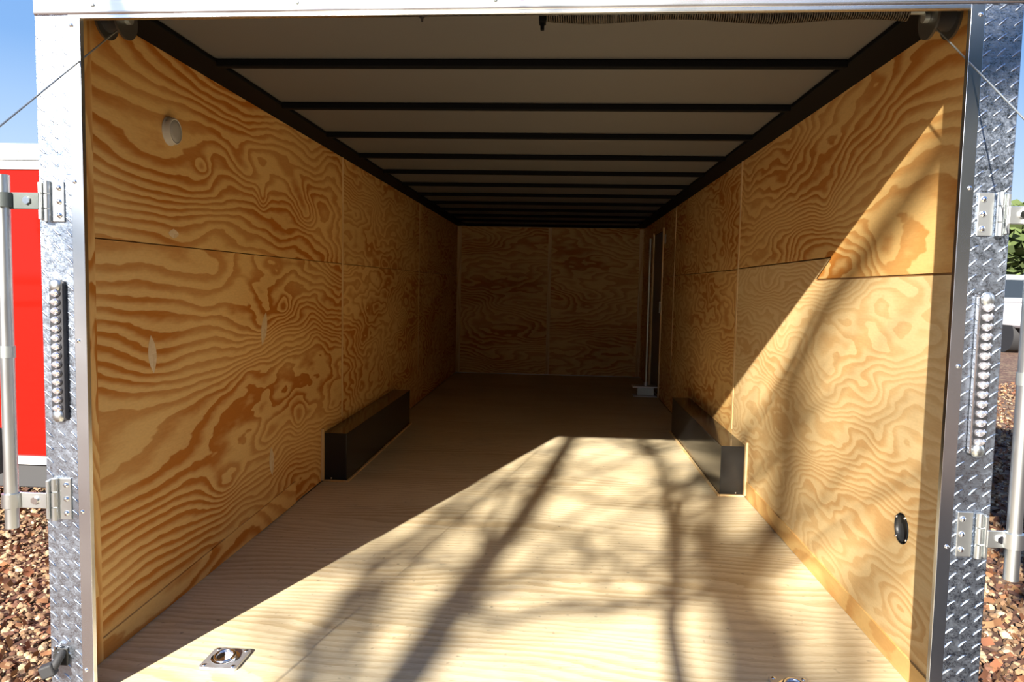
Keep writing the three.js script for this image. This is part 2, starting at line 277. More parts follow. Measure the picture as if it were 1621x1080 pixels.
// rear frame: two posts and the header
function treadBars(s, x0, x1, y0, y1, skip) {
  const bars = [], proto = new THREE.SphereGeometry(1, 8, 6);
  for (let y = y0, r = 0; y < y1; y += 0.0345, r++) for (let c = 0; c < 3; c++) {
    const x = x0 + 0.012 + c * 0.0335; if (x > x1 - 0.004) continue;
    if (skip(x, y)) continue;
    bars.push(proto.clone().scale(0.0028, 0.0135, 0.0016).rotateZ(-s * 0.85 + 0.04 * ((r * 7 + c * 3) % 5 - 2)).translate(s * x, y + (c % 2) * 0.003, ZF + 0.0012));
  }
  return bars;
}
for (const s of [-1, 1]) {
  const t = struct(s < 0 ? 'trim_1' : 'trim_2'), X = (a, b) => (s < 0 ? [-b, -a] : [a, b]);
  part('steel_post', box(...X(1.176, 1.1865), -0.18, 2.0, 0.02, ZF - 0.004), M.zincDull, t);
  const skip = (x, y) => y > 0.72 && y < 1.12 && x > 1.115 && x < 1.165;
  part('tread_plate', [...[rbox(...X(1.097, 1.187), -0.2, 2.0, ZF - 0.0055, ZF + 0.0005, 0.0015, 1), ...treadBars(s, 1.097, 1.187, -0.16, 1.98, skip)].map((g) => metreUV(g, 0, 1, 3.4))], M.tread, t);
  part('inner_strip', [rbox(...X(1.069, 1.1), -0.2, 1.80, ZF - 0.001, ZF + 0.003, 0.001, 1), rbox(...X(1.068, 1.071), -0.2, 1.80, ZF - 0.012, ZF + 0.003, 0.001, 1)], M.smooth, t);
  for (const y of s < 0 ? [0.072, 0.50, 0.947, 1.35, 1.734] : [0.09, 0.50, 0.94, 1.36, 1.755]) part('rivet', bolt(s * 1.09, y, ZF + 0.003, 0.0055), M.chrome, t);
  if (s < 0) part('wood_jamb', boardUV(rbox(-1.1635, -1.157, 0, 1.84, -0.030, 0.035, 0.002, 1), 1, 2, 0.2, -0.1, 2.56, 1.22), WM.LL, t);
}
const header = struct('trim_3', [0, 1.768, ZF]); header.rotation.z = 0.0085;
part('header_cover', new THREE.ExtrudeGeometry((() => { const h = new THREE.Shape(); h.moveTo(-0.012, 0); h.lineTo(0.000, 0); h.quadraticCurveTo(0.006, 0.0, 0.0065, 0.008); h.lineTo(0.004, 0.20); h.lineTo(-0.03, 0.26); h.lineTo(-0.14, 0.26); h.lineTo(-0.14, 0.14); h.lineTo(-0.016, 0.06); h.closePath(); return h; })(), { depth: 2.37, bevelEnabled: false, curveSegments: 8 }).rotateY(-Math.PI / 2).scale(-1, 1, 1).translate(-1.185, 0, 0), M.headerSkin, header);
header.children[0].geometry = (() => { const g = header.children[0].geometry; flip(g.index ? g.toNonIndexed() : g); return g; })();
part('lower_lip', rbox(-1.068, 1.068, -0.009, 0.001, -0.012, 0.004, 0.002, 1), M.smooth, header);
for (const x of [-1.031, -0.515, -0.032, 0.48, 1.03]) part('rivet', bolt(x, 0.008 + 0.014, 0.006, 0.0055), M.zincDull, header);

// side door in the far right wall
const door = struct('door_1');
part('door_panel', box(XW + 0.008, XW + 0.020, 0.03, 1.69, -6.43, -5.66), new THREE.MeshStandardMaterial({ color: new THREE.Color(0.15, 0.155, 0.165), roughness: 0.5, metalness: 0.2 }), door);
for (const z of [-5.645, -6.445]) part('jamb', boardUV(rbox(XW - 0.012, XW + 0.01, 0.0, 1.72, z - 0.018, z + 0.018, 0.003, 1), 1, 2, 0, z, 2.4, 0.3), M.trim, door);
part('door_handle', [rbox(XW - 0.012, XW + 0.008, 0.86, 0.98, -5.78, -5.73, 0.004)], M.zincDull, door);

// ---------------------------------------------------------------- ground
const ground = struct('ground');
const gtex = dataTex(1024, 1024, (x, y, c) => {
  const u = x / 1024 * 16, v = y / 1024 * 16, a = noise(u * 1.1, v * 1.1), b = noise(u * 5 + 3, v * 5), d = noise(u * 14, v * 14 + 8), k = smooth(-0.4, 0.5, b + 0.5 * d), m = smooth(-0.2, 0.4, a + 0.4 * b);
  const red = [0.10, 0.042, 0.024], tan = [0.17, 0.105, 0.06]; for (let i = 0; i < 3; i++) c[i] = (red[i] + (tan[i] - red[i]) * m) * (0.55 + 0.6 * k);
});
gtex.repeat.set(60, 60);
part('earth', new THREE.PlaneGeometry(260, 260).rotateX(-Math.PI / 2).translate(0, -0.62, 0), new THREE.MeshStandardMaterial({ map: gtex, roughness: 1 }), ground);

// ---------------------------------------------------------------- wheel boxes
for (const s of [-1, 1]) {
  const t = thing('wheel_box', s < 0 ? 'black steel wheel box on the floor against the left wall, wholly in shade' : 'black steel wheel box on the floor against the right wall, its near end in sunlight', 'wheel box', [s * XW, -0.0034, -2.95]);
  const x = (a, b) => (s < 0 ? [a, b] : [-b, -a]), L = 0.885;
  part('shell', rbox(...x(0.001, 0.135), 0.001, 0.272, -L, L, 0.004), M.boxPaint, t);
  part('top_lip', rbox(...x(0.001, 0.137), 0.268, 0.2735, -L - 0.002, L + 0.002, 0.002, 1), M.boxPaint, t);
  part('floor_trim', boardUV(rbox(...x(0.1365, 0.150), 0.0005, 0.010, -L - 0.014, L + 0.014, 0.002, 1), 2, 0, 0, 0, 2.4, 0.3), M.trim, t);
  part('floor_trim', boardUV(rbox(...x(0.003, 0.136), 0.0005, 0.010, L + 0.001, L + 0.015, 0.002, 1), 0, 2, 0, 0, 2.4, 0.3), M.trim, t);
  part('wall_trim', boardUV(rbox(...x(0.0005, 0.012), 0.011, 0.30, L + 0.002, L + 0.034, 0.002, 1), 1, 2, 0, 0, 2.4, 0.3), M.trim, t);
  part('screw', bolt(s * -0.05, 0.018, L + 0.0005, 0.005), M.chrome, t);
}

// ---------------------------------------------------------------- vents
{
  const t = thing('wall_vent', 'round pale plastic cap standing out from the left plywood wall', 'vent', [-XW, VENT_L[1], VENT_L[0]]);
  const R = VENT_L[2];
  part('rim', new THREE.LatheGeometry([[R + 0.004, 0.0003], [R + 0.004, 0.003], [R, 0.005], [R, 0.020], [R - 0.003, 0.0235], [R - 0.006, 0.0235], [R - 0.006, 0.0003]].map(([r, y]) => new THREE.Vector2(r, y)), 36).rotateZ(-Math.PI / 2), M.plasticRim, t);
  part('face', new THREE.LatheGeometry([[R - 0.0062, 0.010], [R - 0.0062, 0.0225], [0.02, 0.0238], [1e-4, 0.0242]].map(([r, y]) => new THREE.Vector2(r, y)), 36).rotateZ(-Math.PI / 2), M.plasticGrey, t);
  const u = thing('side_vent', 'round black vent low on the sunlit right plywood wall', 'vent', [XW, VENT_R[1], VENT_R[0]]), Q = VENT_R[2];
  part('cup', new THREE.LatheGeometry([[Q - 0.0005, -0.001], [Q - 0.0005, 0.0195], [1e-4, 0.0195], [1e-4, 0.018], [Q - 0.008, 0.018], [Q - 0.007, -0.001]].map(([r, y]) => new THREE.Vector2(r, y)), 32).rotateZ(-Math.PI / 2), M.plasticBlack, u);
  for (const a of [0.5, 2.2, 3.9, 5.4]) part('screw', bolt(-0.001, Math.cos(a) * (Q - 0.004), Math.sin(a) * (Q - 0.004), 0.0045, '-x'), M.chrome, u);
}

// ---------------------------------------------------------------- tie-down rings in the floor
for (const [x, label] of [[-0.811, 'square recessed steel tie-down ring in the sunlit floor at the left'], [0.815, 'square recessed steel tie-down ring at the bottom edge of the floor, right of centre']]) {
  const t = thing('tie_down_ring', label, 'tie-down', [x, 0, -0.066]), a = 0.054, b = 0.058;
  const sh = new THREE.Shape(); const r = 0.012; sh.moveTo(-a + r, -b); sh.lineTo(a - r, -b); sh.quadraticCurveTo(a, -b, a, -b + r); sh.lineTo(a, b - r); sh.quadraticCurveTo(a, b, a - r, b); sh.lineTo(-a + r, b); sh.quadraticCurveTo(-a, b, -a, b - r); sh.lineTo(-a, -b + r); sh.quadraticCurveTo(-a, -b, -a + r, -b);
  const h = new THREE.Path(); h.absarc(0, 0, 0.039, 0, Math.PI * 2, true); sh.holes.push(h);
  part('plate', new THREE.ExtrudeGeometry(sh, { depth: 0.003, bevelEnabled: true, bevelSize: 0.0015, bevelThickness: 0.0012, bevelSegments: 2, curveSegments: 20 }).rotateX(-Math.PI / 2).translate(0, 0.0018, 0).scale(1, 1.5, 1), M.plate, t);
  part('pan', new THREE.LatheGeometry([[1e-4, 0.0008], [0.014, 0.0012], [0.026, 0.0045], [0.0385, 0.0105], [0.0405, 0.0112]].map(([r, y]) => new THREE.Vector2(r, y)), 32), M.chrome, t);
  part('ring', new THREE.TorusGeometry(0.027, 0.0045, 10, 36).rotateX(-Math.PI / 2 + 0.16).translate(0, 0.0165, 0.004), M.chrome, t);
  part('ring_clip', rbox(-0.013, 0.013, 0.005, 0.0180, -0.037, -0.022, 0.003), M.steel, t);
  for (const i of [-1, 1]) for (const j of [-1, 1]) part('bolt', bolt(i * 0.042, 0.0085, j * 0.046, 0.0065, 'y', 0.004), M.chrome, t);
}

// ---------------------------------------------------------------- ramp spring, drums, cables, hook
{
  const t = thing('ramp_spring', 'long dark coil spring behind the right half of the header', 'spring', [0, 1.827, -0.03]);
  part('shaft', cyl(0.008, 2.1, 0, 0, 0, 'x', 12), M.zincDull, t);
  const pts = [], N = 150; for (let i = 0; i <= N * 10; i++) { const a = i / 10 * Math.PI * 2, x = 0.085 + 0.92 * i / (N * 10), sag = -0.006 * Math.sin(i / (N * 10) * Math.PI * 4); pts.push(V(x, Math.cos(a) * 0.0225 + sag, Math.sin(a) * 0.0225)); }
  const c = new THREE.CatmullRomCurve3(pts); c.arcLengthDivisions = 6000;
  part('coil', new THREE.TubeGeometry(c, N * 10, 0.0029, 4, false), M.spring, t);
  part('anchor_bracket', [rbox(0.066, 0.084, -0.028, 0.045, -0.02, 0.02, 0.003), rbox(0.070, 0.080, -0.046, -0.02, -0.006, 0.006, 0.002, 1)], M.blackPaint, t);
  for (const s of [-1, 1]) {
    const d = thing('cable_drum', s < 0 ? 'dark steel cable drum in the upper left corner behind the header' : 'dark steel cable drum in the upper right corner behind the header', 'drum', [s * 1.085, 1.812, -0.03]);
    part('spool', cyl(0.034, 0.05, 0, 0, 0, 'x', 28), M.darkRail, d);
    for (const k of [-1, 1]) part('flange', cyl(0.054, 0.006, k * 0.027, 0, 0, 'x', 32), M.drum, d);
    part('hub', cyl(0.014, 0.085, 0, 0, 0, 'x', 14), M.zincDull, d);
  }
  for (const s of [-1, 1]) {
    const d = thing('ramp_cable', s < 0 ? 'thin steel cable slanting down from the upper left corner drum' : 'thin steel cable slanting down from the upper right corner drum', 'cable', [0, 0, 0]);
    const a = V(s * 1.07, 1.776, -0.01), b = V(s * 1.08, -0.20, 2.49);
    part('strand', tube([a, a.clone().lerp(b, 0.5), b], 0.0021, 4, 6), M.zincDull, d);
    part('end_loop', new THREE.TorusGeometry(0.018, 0.003, 6, 16).translate(b.x, b.y - 0.012, b.z), M.zincDull, d);
  }
  const k = thing('hanging_hook', 'small forked hook hanging below the header, left of the spring', 'hook', [-0.239, 1.80, 0.0]);
  part('stem', tube([V(0, 0.06, 0), V(0, 0.02, 0), V(0.001, -0.006, 0)], 0.0032, 8, 6), M.darkRail, k);
  part('fork', [tube([V(-0.009, 0.022, 0), V(-0.006, 0.008, 0), V(0, 0.0, 0)], 0.0028, 8, 6), tube([V(0.009, 0.022, 0), V(0.006, 0.008, 0), V(0, 0.0, 0)], 0.0028, 8, 6)], M.darkRail, k);
}

// ---------------------------------------------------------------- tail light strips
for (const s of [-1, 1]) {
  const t = thing('tail_light', s < 0 ? 'slim vertical strip of clear lamp beads on the left tread-plate post' : 'slim vertical strip of clear lamp beads on the right tread-plate post', 'tail light', [s * 1.142, 0.92, ZF]);
  const n = s < 0 ? 14 : 15, H = s < 0 ? 0.36 : 0.385;
  part('housing', rbox(-0.021, 0.021, -H / 2, H / 2, -0.001, 0.008, 0.004), M.darkRail, t);
  part('side_rail', rbox(s < 0 ? 0.0155 : -0.021, s < 0 ? 0.021 : -0.0155, -H / 2 + 0.006, H / 2 - 0.006, 0.002, 0.016, 0.002), s < 0 ? M.darkRail : M.chrome, t);
  for (const e of [-1, 1]) part('end_cap', new THREE.SphereGeometry(0.0165, 14, 8, 0, Math.PI * 2, 0, Math.PI / 2).scale(1, 0.7, 1.1).rotateX(Math.PI / 2).translate(-s * -0.002, e * (H / 2 - 0.012), 0.007), M.zinc, t);
  const bead = mergeGeometries([new THREE.OctahedronGeometry(0.0125, 1).scale(1.1, 0.86, 0.9), new THREE.OctahedronGeometry(0.0066, 0).translate(0.006, 0.004, 0.008)].map((g) => (g.index ? g.toNonIndexed() : g)));
  for (let i = 0; i < n; i++) part('lamp_bead', bead, M.lens, t, [-0.003 * (s < 0 ? 1 : -1), -H / 2 + 0.032 + (H - 0.064) * i / (n - 1), 0.010]);
}

// ---------------------------------------------------------------- locking bars on their hinges
for (const s of [-1, 1]) {
  const t = thing('locking_bar', s < 0 ? 'galvanised pipe locking bar swung out on two hinges beside the left post' : 'galvanised pipe locking bar swung out on two hinges beside the right post', 'locking bar', [s * 1.14, 0, ZF]);
  const px = s < 0 ? 0.121 : 0.088, X = (a, b) => (s < 0 ? [-b, -a] : [a, b]);
  const ring = new THREE.LatheGeometry([[0.0125, 0.46], [0.0165, 0.46], [0.0165, 1.362], [0.0125, 1.362], [0.0125, 0.46]].map(([r, y]) => new THREE.Vector2(r, y)), 20);
  part('pipe', ring.translate(s * px, s < 0 ? 0 : -0.025, 0.03), M.zinc, t);
  for (const [y0, y1, dark] of [[1.249, 1.350, s < 0], [0.478, 0.588, false]]) {
    const ym = (y0 + y1) / 2 + (s < 0 ? 0 : -0.002);
    const h = part('hinge', [
      rbox(...(s < 0 ? [-0.014, 0.022] : [-0.030, 0.006]), y0, y1, 0.001, 0.006, 0.0015, 1),
      cyl(0.0085, (y1 - y0) * 0.30, s * 0.018, y0 + (y1 - y0) * 0.15, 0.012, 'y', 14), cyl(0.0085, (y1 - y0) * 0.34, s * 0.018, (y0 + y1) / 2, 0.012, 'y', 14), cyl(0.0085, (y1 - y0) * 0.30, s * 0.018, y1 - (y1 - y0) * 0.15, 0.012, 'y', 14),
      rbox(...X(0.010, 0.034), y0 + 0.002, y1 - 0.002, 0.008, 0.013, 0.0015, 1), rbox(...X(0.026, 0.034), y0 + 0.004, y1 - 0.004, 0.009, 0.024, 0.0015, 1),
    ], M.zinc, t);
    for (const k of [-1, 0, 1]) part('bolt', bolt(0, 0, 0.0, 0.0075, 'z', 0.006), M.chrome, h, [s < 0 ? 0.010 : -0.018, (y0 + y1) / 2 + k * (y1 - y0) * 0.34, 0.006]);
    const arm = part('hinge_arm', [rbox(...X(0.030, px - 0.006), ym - 0.022, ym + 0.020, 0.020, 0.026, 0.002, 1), cyl(0.0225, 0.036, s * px, ym, 0.03, 'y', 20)], dark ? M.zincDark : M.zinc, t);
    part('bolt', cyl(0.010, 0.006, 0, 0, 0, 'z', 6), M.chrome, arm, [s * 0.060, ym, 0.029]);
  }
  const hx = px + 0.006;
  const hb = part('handle', [rbox(...X(px - 0.004, px + 0.09), 0.902, 0.932, 0.026, 0.032, 0.002, 1), rbox(...X(px + 0.028, px + 0.058), 0.66, 0.905, 0.026, 0.033, 0.002, 1), cyl(0.0185, 0.03, s * px, 0.917, 0.03, 'y', 18)], M.zincDull, t);
  part('grip', rbox(...X(px + 0.024, px + 0.062), 0.60, 0.72, 0.020, 0.040, 0.006), M.rubber, hb);
}

// black rubber catch low on the left post
{
  const t = thing('door_catch', 'black rubber catch bolted low on the left tread-plate post', 'catch', [-1.163, 0.105, ZF]);
  part('base', [rbox(-0.012, 0.026, -0.022, 0.026, 0.0005, 0.008, 0.003), cyl(0.013, 0.018, 0.008, 0.008, 0.012, 'z', 18)], M.plasticBlack, t);
  part('arm', tube([V(0.014, 0.018, 0.008), V(0.014, 0.008, 0.022), V(0.010, -0.006, 0.034), V(0.002, -0.016, 0.038)], 0.0095, 14, 12, 0.012), M.rubber, t);
  part('pad', rbox(-0.018, 0.018, -0.017, 0.017, -0.014, 0.014, 0.006, 3), M.rubber, t, [-0.004, -0.018, 0.040], [0, 0.2, 0.35]);
  part('wire_clip', tube([V(-0.008, 0.022, 0.008), V(0.0, 0.034, 0.014), V(0.010, 0.030, 0.012)], 0.003, 10, 6), M.chrome, t);
}

// steel post by the side door, light switch
{
  const t = thing('steel_post', 'slim shiny steel post on a low base at the far right by the side door', 'post', [1.045, -0.0034, -5.75]);
  part('pole', cyl(0.012, 1.50, 0, 0.87, 0, 'y', 16), M.zincDull, t);
  part('base_plate', rbox(-0.13, 0.112, 0.0005, 0.016, -0.07, 0.07, 0.004), M.steel, t);
  part('base_riser', rbox(-0.09, 0.08, 0.016, 0.098, -0.05, 0.05, 0.006), M.zincDull, t);
  part('top_plate', rbox(-0.14, 0.114, 0.098, 0.112, -0.075, 0.075, 0.004), M.steel, t);
  part('collar', cyl(0.022, 0.04, 0, 0.13, 0, 'y', 18), M.steel, t);
  const w = thing('light_switch', 'small pale switch plate high on the right wall beside the side door', 'switch', [XW, 1.598, -5.52]);
  part('plate', rbox(-0.006, -0.0005, -0.045, 0.045, -0.03, 0.03, 0.002), M.plasticPale, w);
  part('rocker', rbox(-0.009, -0.006, -0.016, 0.016, -0.008, 0.008, 0.0012, 1), M.white, w);
}

// ---------------------------------------------------------------- lowered ramp (just below the frame; its sunlit boards light the ceiling)
{
  const t = thing('ramp_door', 'lowered plywood ramp door in front of the opening, below the picture edge', 'ramp', [0, -0.03, 0.18]);
  t.rotation.x = 0.125;
  const L = 2.36;
  part('frame', [rbox(-1.13, -1.08, -0.055, -0.002, 0, L, 0.004), rbox(1.08, 1.13, -0.055, -0.002, 0, L, 0.004), rbox(-1.13, 1.13, -0.055, -0.002, L - 0.05, L, 0.004)], M.zincDull, t);
  for (let i = 0; i < 2; i++) part('plywood_sheet', boardUV(box(-1.079, 1.079, -0.022, -0.003, 0.01 + i * 1.16, 0.01 + i * 1.16 + 1.15), 0, 2, -1.22, i * 1.16, 2.44, 1.22), fl[1 + i], t);
  part('flap', rbox(-1.08, 1.08, -0.012, 0, 0, 0.55, 0.003), M.tread, t, [0, -0.02, L + 0.005], [0.42, 0, 0]);
}

// ---------------------------------------------------------------- neighbours: red trailer on the left, truck far right
{
  const t = thing('cargo_trailer', 'glossy red cargo trailer with a white roof rail parked beyond the left post', 'trailer', [-2.95, -0.6, -2.8]);
  const w = 1.24;
  part('body', rbox(-w, w, 0.49, 2.415, -5.2, 0, 0.02), M.red, t);
  part('roof_rail', [rbox(-w - 0.01, w + 0.01, 2.475, 2.58, -5.2, 0.02, 0.02), rbox(-w - 0.006, w + 0.006, 2.41, 2.468, -5.2, 0.012, 0.008)], M.white, t);
  part('lower_rail', rbox(-w - 0.006, w + 0.006, 0.435, 0.488, -5.2, 0.012, 0.006), M.white, t);
  part('chassis', rbox(-w + 0.02, w - 0.02, 0.265, 0.43, -5.1, -0.03, 0.01), M.under, t);
  for (const sx of [-1, 1]) for (const z of [-2.4, -3.2]) { const wh = part('wheel', cyl(0.34, 0.22, sx * 0.9, 0.34, z, 'x', 28), M.rubber, t); part('rim', cyl(0.19, 0.23, sx * 0.9, 0.34, z, 'x', 20), M.zinc, wh); }
  for (const x of [-1.0, -0.5, 0, 0.5, 1.0]) part('rivet', bolt(x + 0.02, 2.53, 0.02, 0.012), M.zincDull, t);
}
{
  const t = thing('pickup_truck', 'white pickup truck parked far off beyond the right post', 'truck', [15.0, -0.6, -24]); t.scale.setScalar(1.35);
  part('body', [rbox(-1.0, 1.0, 0.55, 1.12, -2.6, 2.6, 0.10, 3), rbox(-0.98, 0.98, 1.10, 1.22, 0.9, 2.5, 0.05, 2)], M.white, t);
  part('cab', new THREE.ExtrudeGeometry((() => { const h = new THREE.Shape(); h.moveTo(-1.3, 1.1); h.lineTo(0.95, 1.1); h.lineTo(0.35, 1.72); h.lineTo(-0.95, 1.76); h.closePath(); return h; })(), { depth: 1.7, bevelEnabled: true, bevelSize: 0.05, bevelThickness: 0.05, bevelSegments: 2 }).rotateY(-Math.PI / 2).translate(0.85, 0, 0), M.white, t);
  part('windscreen', rbox(-0.78, 0.78, -0.31, 0.31, -0.01, 0.012, 0.01), M.glassDark, t, [0, 1.42, 0.74], [-0.74, 0, 0]);
  part('grille', rbox(-0.75, 0.75, 0.78, 1.02, 2.58, 2.63, 0.01), M.plasticBlack, t);
  part('bumper', rbox(-0.98, 0.98, 0.48, 0.68, 2.58, 2.72, 0.04), M.white, t);
  for (const sx of [-1, 1]) { part('headlight', rbox(sx * 0.86 - 0.1, sx * 0.86 + 0.1, 0.82, 1.02, 2.57, 2.63, 0.01), M.chrome, t); for (const z of [-1.7, 1.7]) part('wheel', cyl(0.38, 0.26, sx * 0.86, 0.38, z, 'x', 24), M.rubber, t); }
}

// ---------------------------------------------------------------- trees
const bark = new THREE.MeshStandardMaterial({ color: new THREE.Color(0.13, 0.10, 0.075), roughness: 0.95 });
const leafy = new THREE.MeshStandardMaterial({ color: new THREE.Color(0.075, 0.105, 0.028), roughness: 0.9, side: THREE.DoubleSide });
const tw = (P, z0) => { const t = z0 - P[2]; return V(P[0] - 0.33 * t, 0.478 * t + P[1], z0); };      // where on a plane of constant z the thing stood that shades P
function twigsFrom(pts, n, len, r, out, depth, flat = 0.35) {
  const c = new THREE.CatmullRomCurve3(pts);
  for (let i = 0; i < n; i++) {
    const p = c.getPoint(rr(0.15, 1)), a = rr(0, Math.PI * 2), l = len * rr(0.5, 1.2), d = V(Math.cos(a), 0.35 + 0.6 * Math.sin(a) * rnd() + 0.1, Math.sin(a) * flat).normalize();
    const m = p.clone().addScaledVector(d, l * 0.5).add(V(rr(-1, 1), rr(-1, 1), rr(-1, 1)).multiplyScalar(l * 0.09)), e = p.clone().addScaledVector(d, l).add(V(rr(-1, 1), rr(-0.4, 1), rr(-1, 1)).multiplyScalar(l * 0.16)), q = [p, m, e];
    out.push(tube(q, r, 5, 5, r * 0.45).toNonIndexed());
    if (depth > 0) twigsFrom(q, 3, l * 0.55, r * 0.55, out, depth - 1, flat);
  }
}
function bareTree(label, trunk, r, limbs, nTwig, group) {
  const b = trunk[0], t = thing('bare_tree', label, 'tree', [b.x, -0.62, b.z], group), L = (p) => V(p.x - b.x, p.y + 0.62, p.z - b.z), tr = trunk.map(L);
  part('trunk', tube(tr, r[0], 40, 10, r[1]), bark, t);
  const tws = []; twigsFrom(tr.slice(2), nTwig, 1.1, 0.012, tws, 2);
  for (const [pts, a, c, n] of limbs) { const q = pts.map(L); part('limb', tube(q, a, 16, 8, c), bark, t); twigsFrom(q, n, 0.9, 0.010, tws, 2); }
  const k = part('twigs', mergeGeometries(tws), bark, t); k.userData.kind = 'stuff';
  return t;
}
const OUT = 'bare tree behind the photographer, ';
{
  const z = 9.2, A = [[-0.27, 0, -0.02], [-0.22, 0, -0.38], [-0.15, 0, -0.86], [-0.05, 0, -1.34], [0.1, 0, -2.4], [0.25, 0, -3.51]].map((p) => tw(p, z));
  bareTree(OUT + 'its shadow the broad diagonal on the floor', [V(-2.6, -0.62, z), V(-2.8, 1.2, z), V(-3.05, 3.2, z), ...A, V(-4.25, 7.1, z), V(-4.6, 8.4, z + 0.1)], [0.11, 0.04], [
    [[A[2], tw([-0.44, 0, -0.97], z), tw([-0.73, 0, -0.8], z), V(-4.4, 5.6, z - 0.1)], 0.022, 0.010, 4],
    [[V(-3.0, 2.8, z), V(-3.2, 3.6, z - 0.1), tw([-0.54, 0, 0.05], z), tw([-0.60, 0, -0.35], z), V(-4.1, 5.6, z)], 0.065, 0.02, 6],
    [[V(-3.05, 3.2, z), tw([-0.42, 0, 0.05], z), tw([-0.47, 0, -0.25], z), tw([-0.50, 0, -0.5], z), V(-4.0, 5.9, z)], 0.045, 0.015, 6],
    [[A[3], tw([0.11, 0, -2.0], z), tw([0.45, 0, -2.6], z), V(-2.8, 6.8, z + 0.1)], 0.016, 0.008, 4],
  ], 20);
}
{
  const z = 6.2, B = [[0.51, 0, -0.1], [0.53, 0, -0.42], [0.58, 0, -0.7], [0.65, 0, -1.21], [0.75, 0, -2.16], [0.8, 0, -2.99], [0.75, 0, -3.52]].map((p) => tw(p, z));
  bareTree(OUT + 'its shadow the thin crooked line right of centre', [V(-1.1, -0.62, z), V(-1.25, 0.8, z), V(-1.42, 2.0, z), ...B, V(-3.0, 5.7, z), V(-3.3, 6.6, z)], [0.046, 0.020], [
    [[B[2], tw([0.39, 0, -0.57], z), tw([0.2, 0, -0.55], z), tw([-0.1, 0, -0.44], z), V(-2.9, 4.0, z)], 0.024, 0.012, 3],
    [[B[4], tw([0.73, 0, -1.83], z), tw([0.41, 0, -1.85], z), tw([0.11, 0, -2.12], z)], 0.018, 0.009, 3],
    [[B[3], V(-1.95, 4.9, z), V(-1.5, 5.6, z)], 0.016, 0.008, 3],
  ], 20);
}
{
  const z = 14.2, D = [[0.70, 0, -0.05], [0.80, 0, -0.98], [0.97, 0, -1.97]].map((p) => tw(p, z)), C = [[1.16, 0.33, -1.35], [1.16, 0.74, -1.34], [1.16, 0.96, -1.11], [1.16, 1.27, -0.58], [1.16, 1.45, -0.2]].map((p) => tw(p, z));
  const q = D[0];
  bareTree(OUT + 'its shadow the wide soft band on floor and right wall', [V(q.x + 0.5, -0.62, z), V(q.x + 0.35, 2.0, z), V(q.x + 0.1, 5.0, z), ...D, D[2].clone().add(V(-0.4, 2.0, 0)), D[2].clone().add(V(-0.6, 3.4, 0))], [0.13, 0.03], [
    [[D[0], D[1].clone().add(V(0.1, -0.1, 0)), tw([1.16, 0.10, -1.42], z), ...C, C[4].clone().add(V(0.6, 0.3, 0)), C[4].clone().add(V(1.2, 0.5, 0))], 0.095, 0.08, 6],
    [[V(q.x + 0.1, 5.0, z), V(q.x + 0.2, 6.0, z), tw([0.98, 0, -0.12], z), tw([1.10, 0, -0.42], z), C[0].clone().add(V(0.5, -0.2, 0))], 0.08, 0.03, 5],
    [[V(q.x + 0.1, 5.0, z), V(q.x, 6.2, z), tw([0.84, 0, -0.05], z), tw([0.88, 0, -0.50], z), tw([0.86, 0, -0.9], z), D[2].clone().add(V(0.5, 0.3, 0))], 0.08, 0.03, 5],
    [[V(q.x + 0.1, 5.0, z), V(q.x - 0.1, 6.2, z), tw([0.64, 0, -0.05], z), tw([0.70, 0, -0.50], z), D[2].clone().add(V(-0.5, 0.5, 0))], 0.06, 0.03, 5],
  ], 10);
}
// leafy trees: the row behind the lot that glossy things mirror, and those seen far right
function leafyTree(pos, h, w, label, group, proto) {
  if (proto) { const o = proto.clone(); o.name = numbered('leafy_tree'); o.userData = { label, category: 'tree' }; if (group) o.userData.group = group; o.position.set(...pos); o.scale.set(w / 3, h / 6, w / 3); o.rotation.y = rr(0, 6); scene.add(o); return o; }
  const t = thing('leafy_tree', label, 'tree', pos, group);
  part('trunk', tube([V(0, 0, 0), V(0.1, 1.5, 0), V(0, 3, 0.1), V(0.1, 4.6, 0)], 0.18, 12, 8, 0.05), bark, t);
  const leaf = new THREE.PlaneGeometry(0.34, 0.22, 1, 1), im = [], m = new THREE.Matrix4(), q = new THREE.Quaternion(), e = new THREE.Euler();
  for (let i = 0; i < 2600; i++) { const a = rr(0, 6.283), b = Math.acos(rr(-1, 1)), k = Math.cbrt(rnd()), lump = 1 + 0.25 * Math.sin(3 * a) * Math.sin(2 * b); e.set(rr(0, 6), rr(0, 6), rr(0, 6)); q.setFromEuler(e); m.compose(V(Math.cos(a) * Math.sin(b) * 1.5 * k * lump, 3.6 + Math.cos(b) * 2.4 * k * lump, Math.sin(a) * Math.sin(b) * 1.5 * k * lump), q, V(1, 1, 1).multiplyScalar(rr(0.7, 1.5))); im.push(leaf.clone().applyMatrix4(m).toNonIndexed()); }
  const f = part('foliage', mergeGeometries(im), leafy, t); f.userData.kind = 'stuff';
  t.scale.set(w / 3, h / 6, w / 3);
  return t;
}
const proto = leafyTree([20.4, -0.62, -31], 5.6, 5, 'green leafy tree far off beyond the white pickup truck at the right');
leafyTree([1.0, -0.62, 8.9], 7.6, 3.3, 'broad leafy tree behind the photographer, shading the ground at the right of the opening', undefined, proto);
const rowLabel = 'leafy tree in the row across the lot behind the photographer, out of the picture';
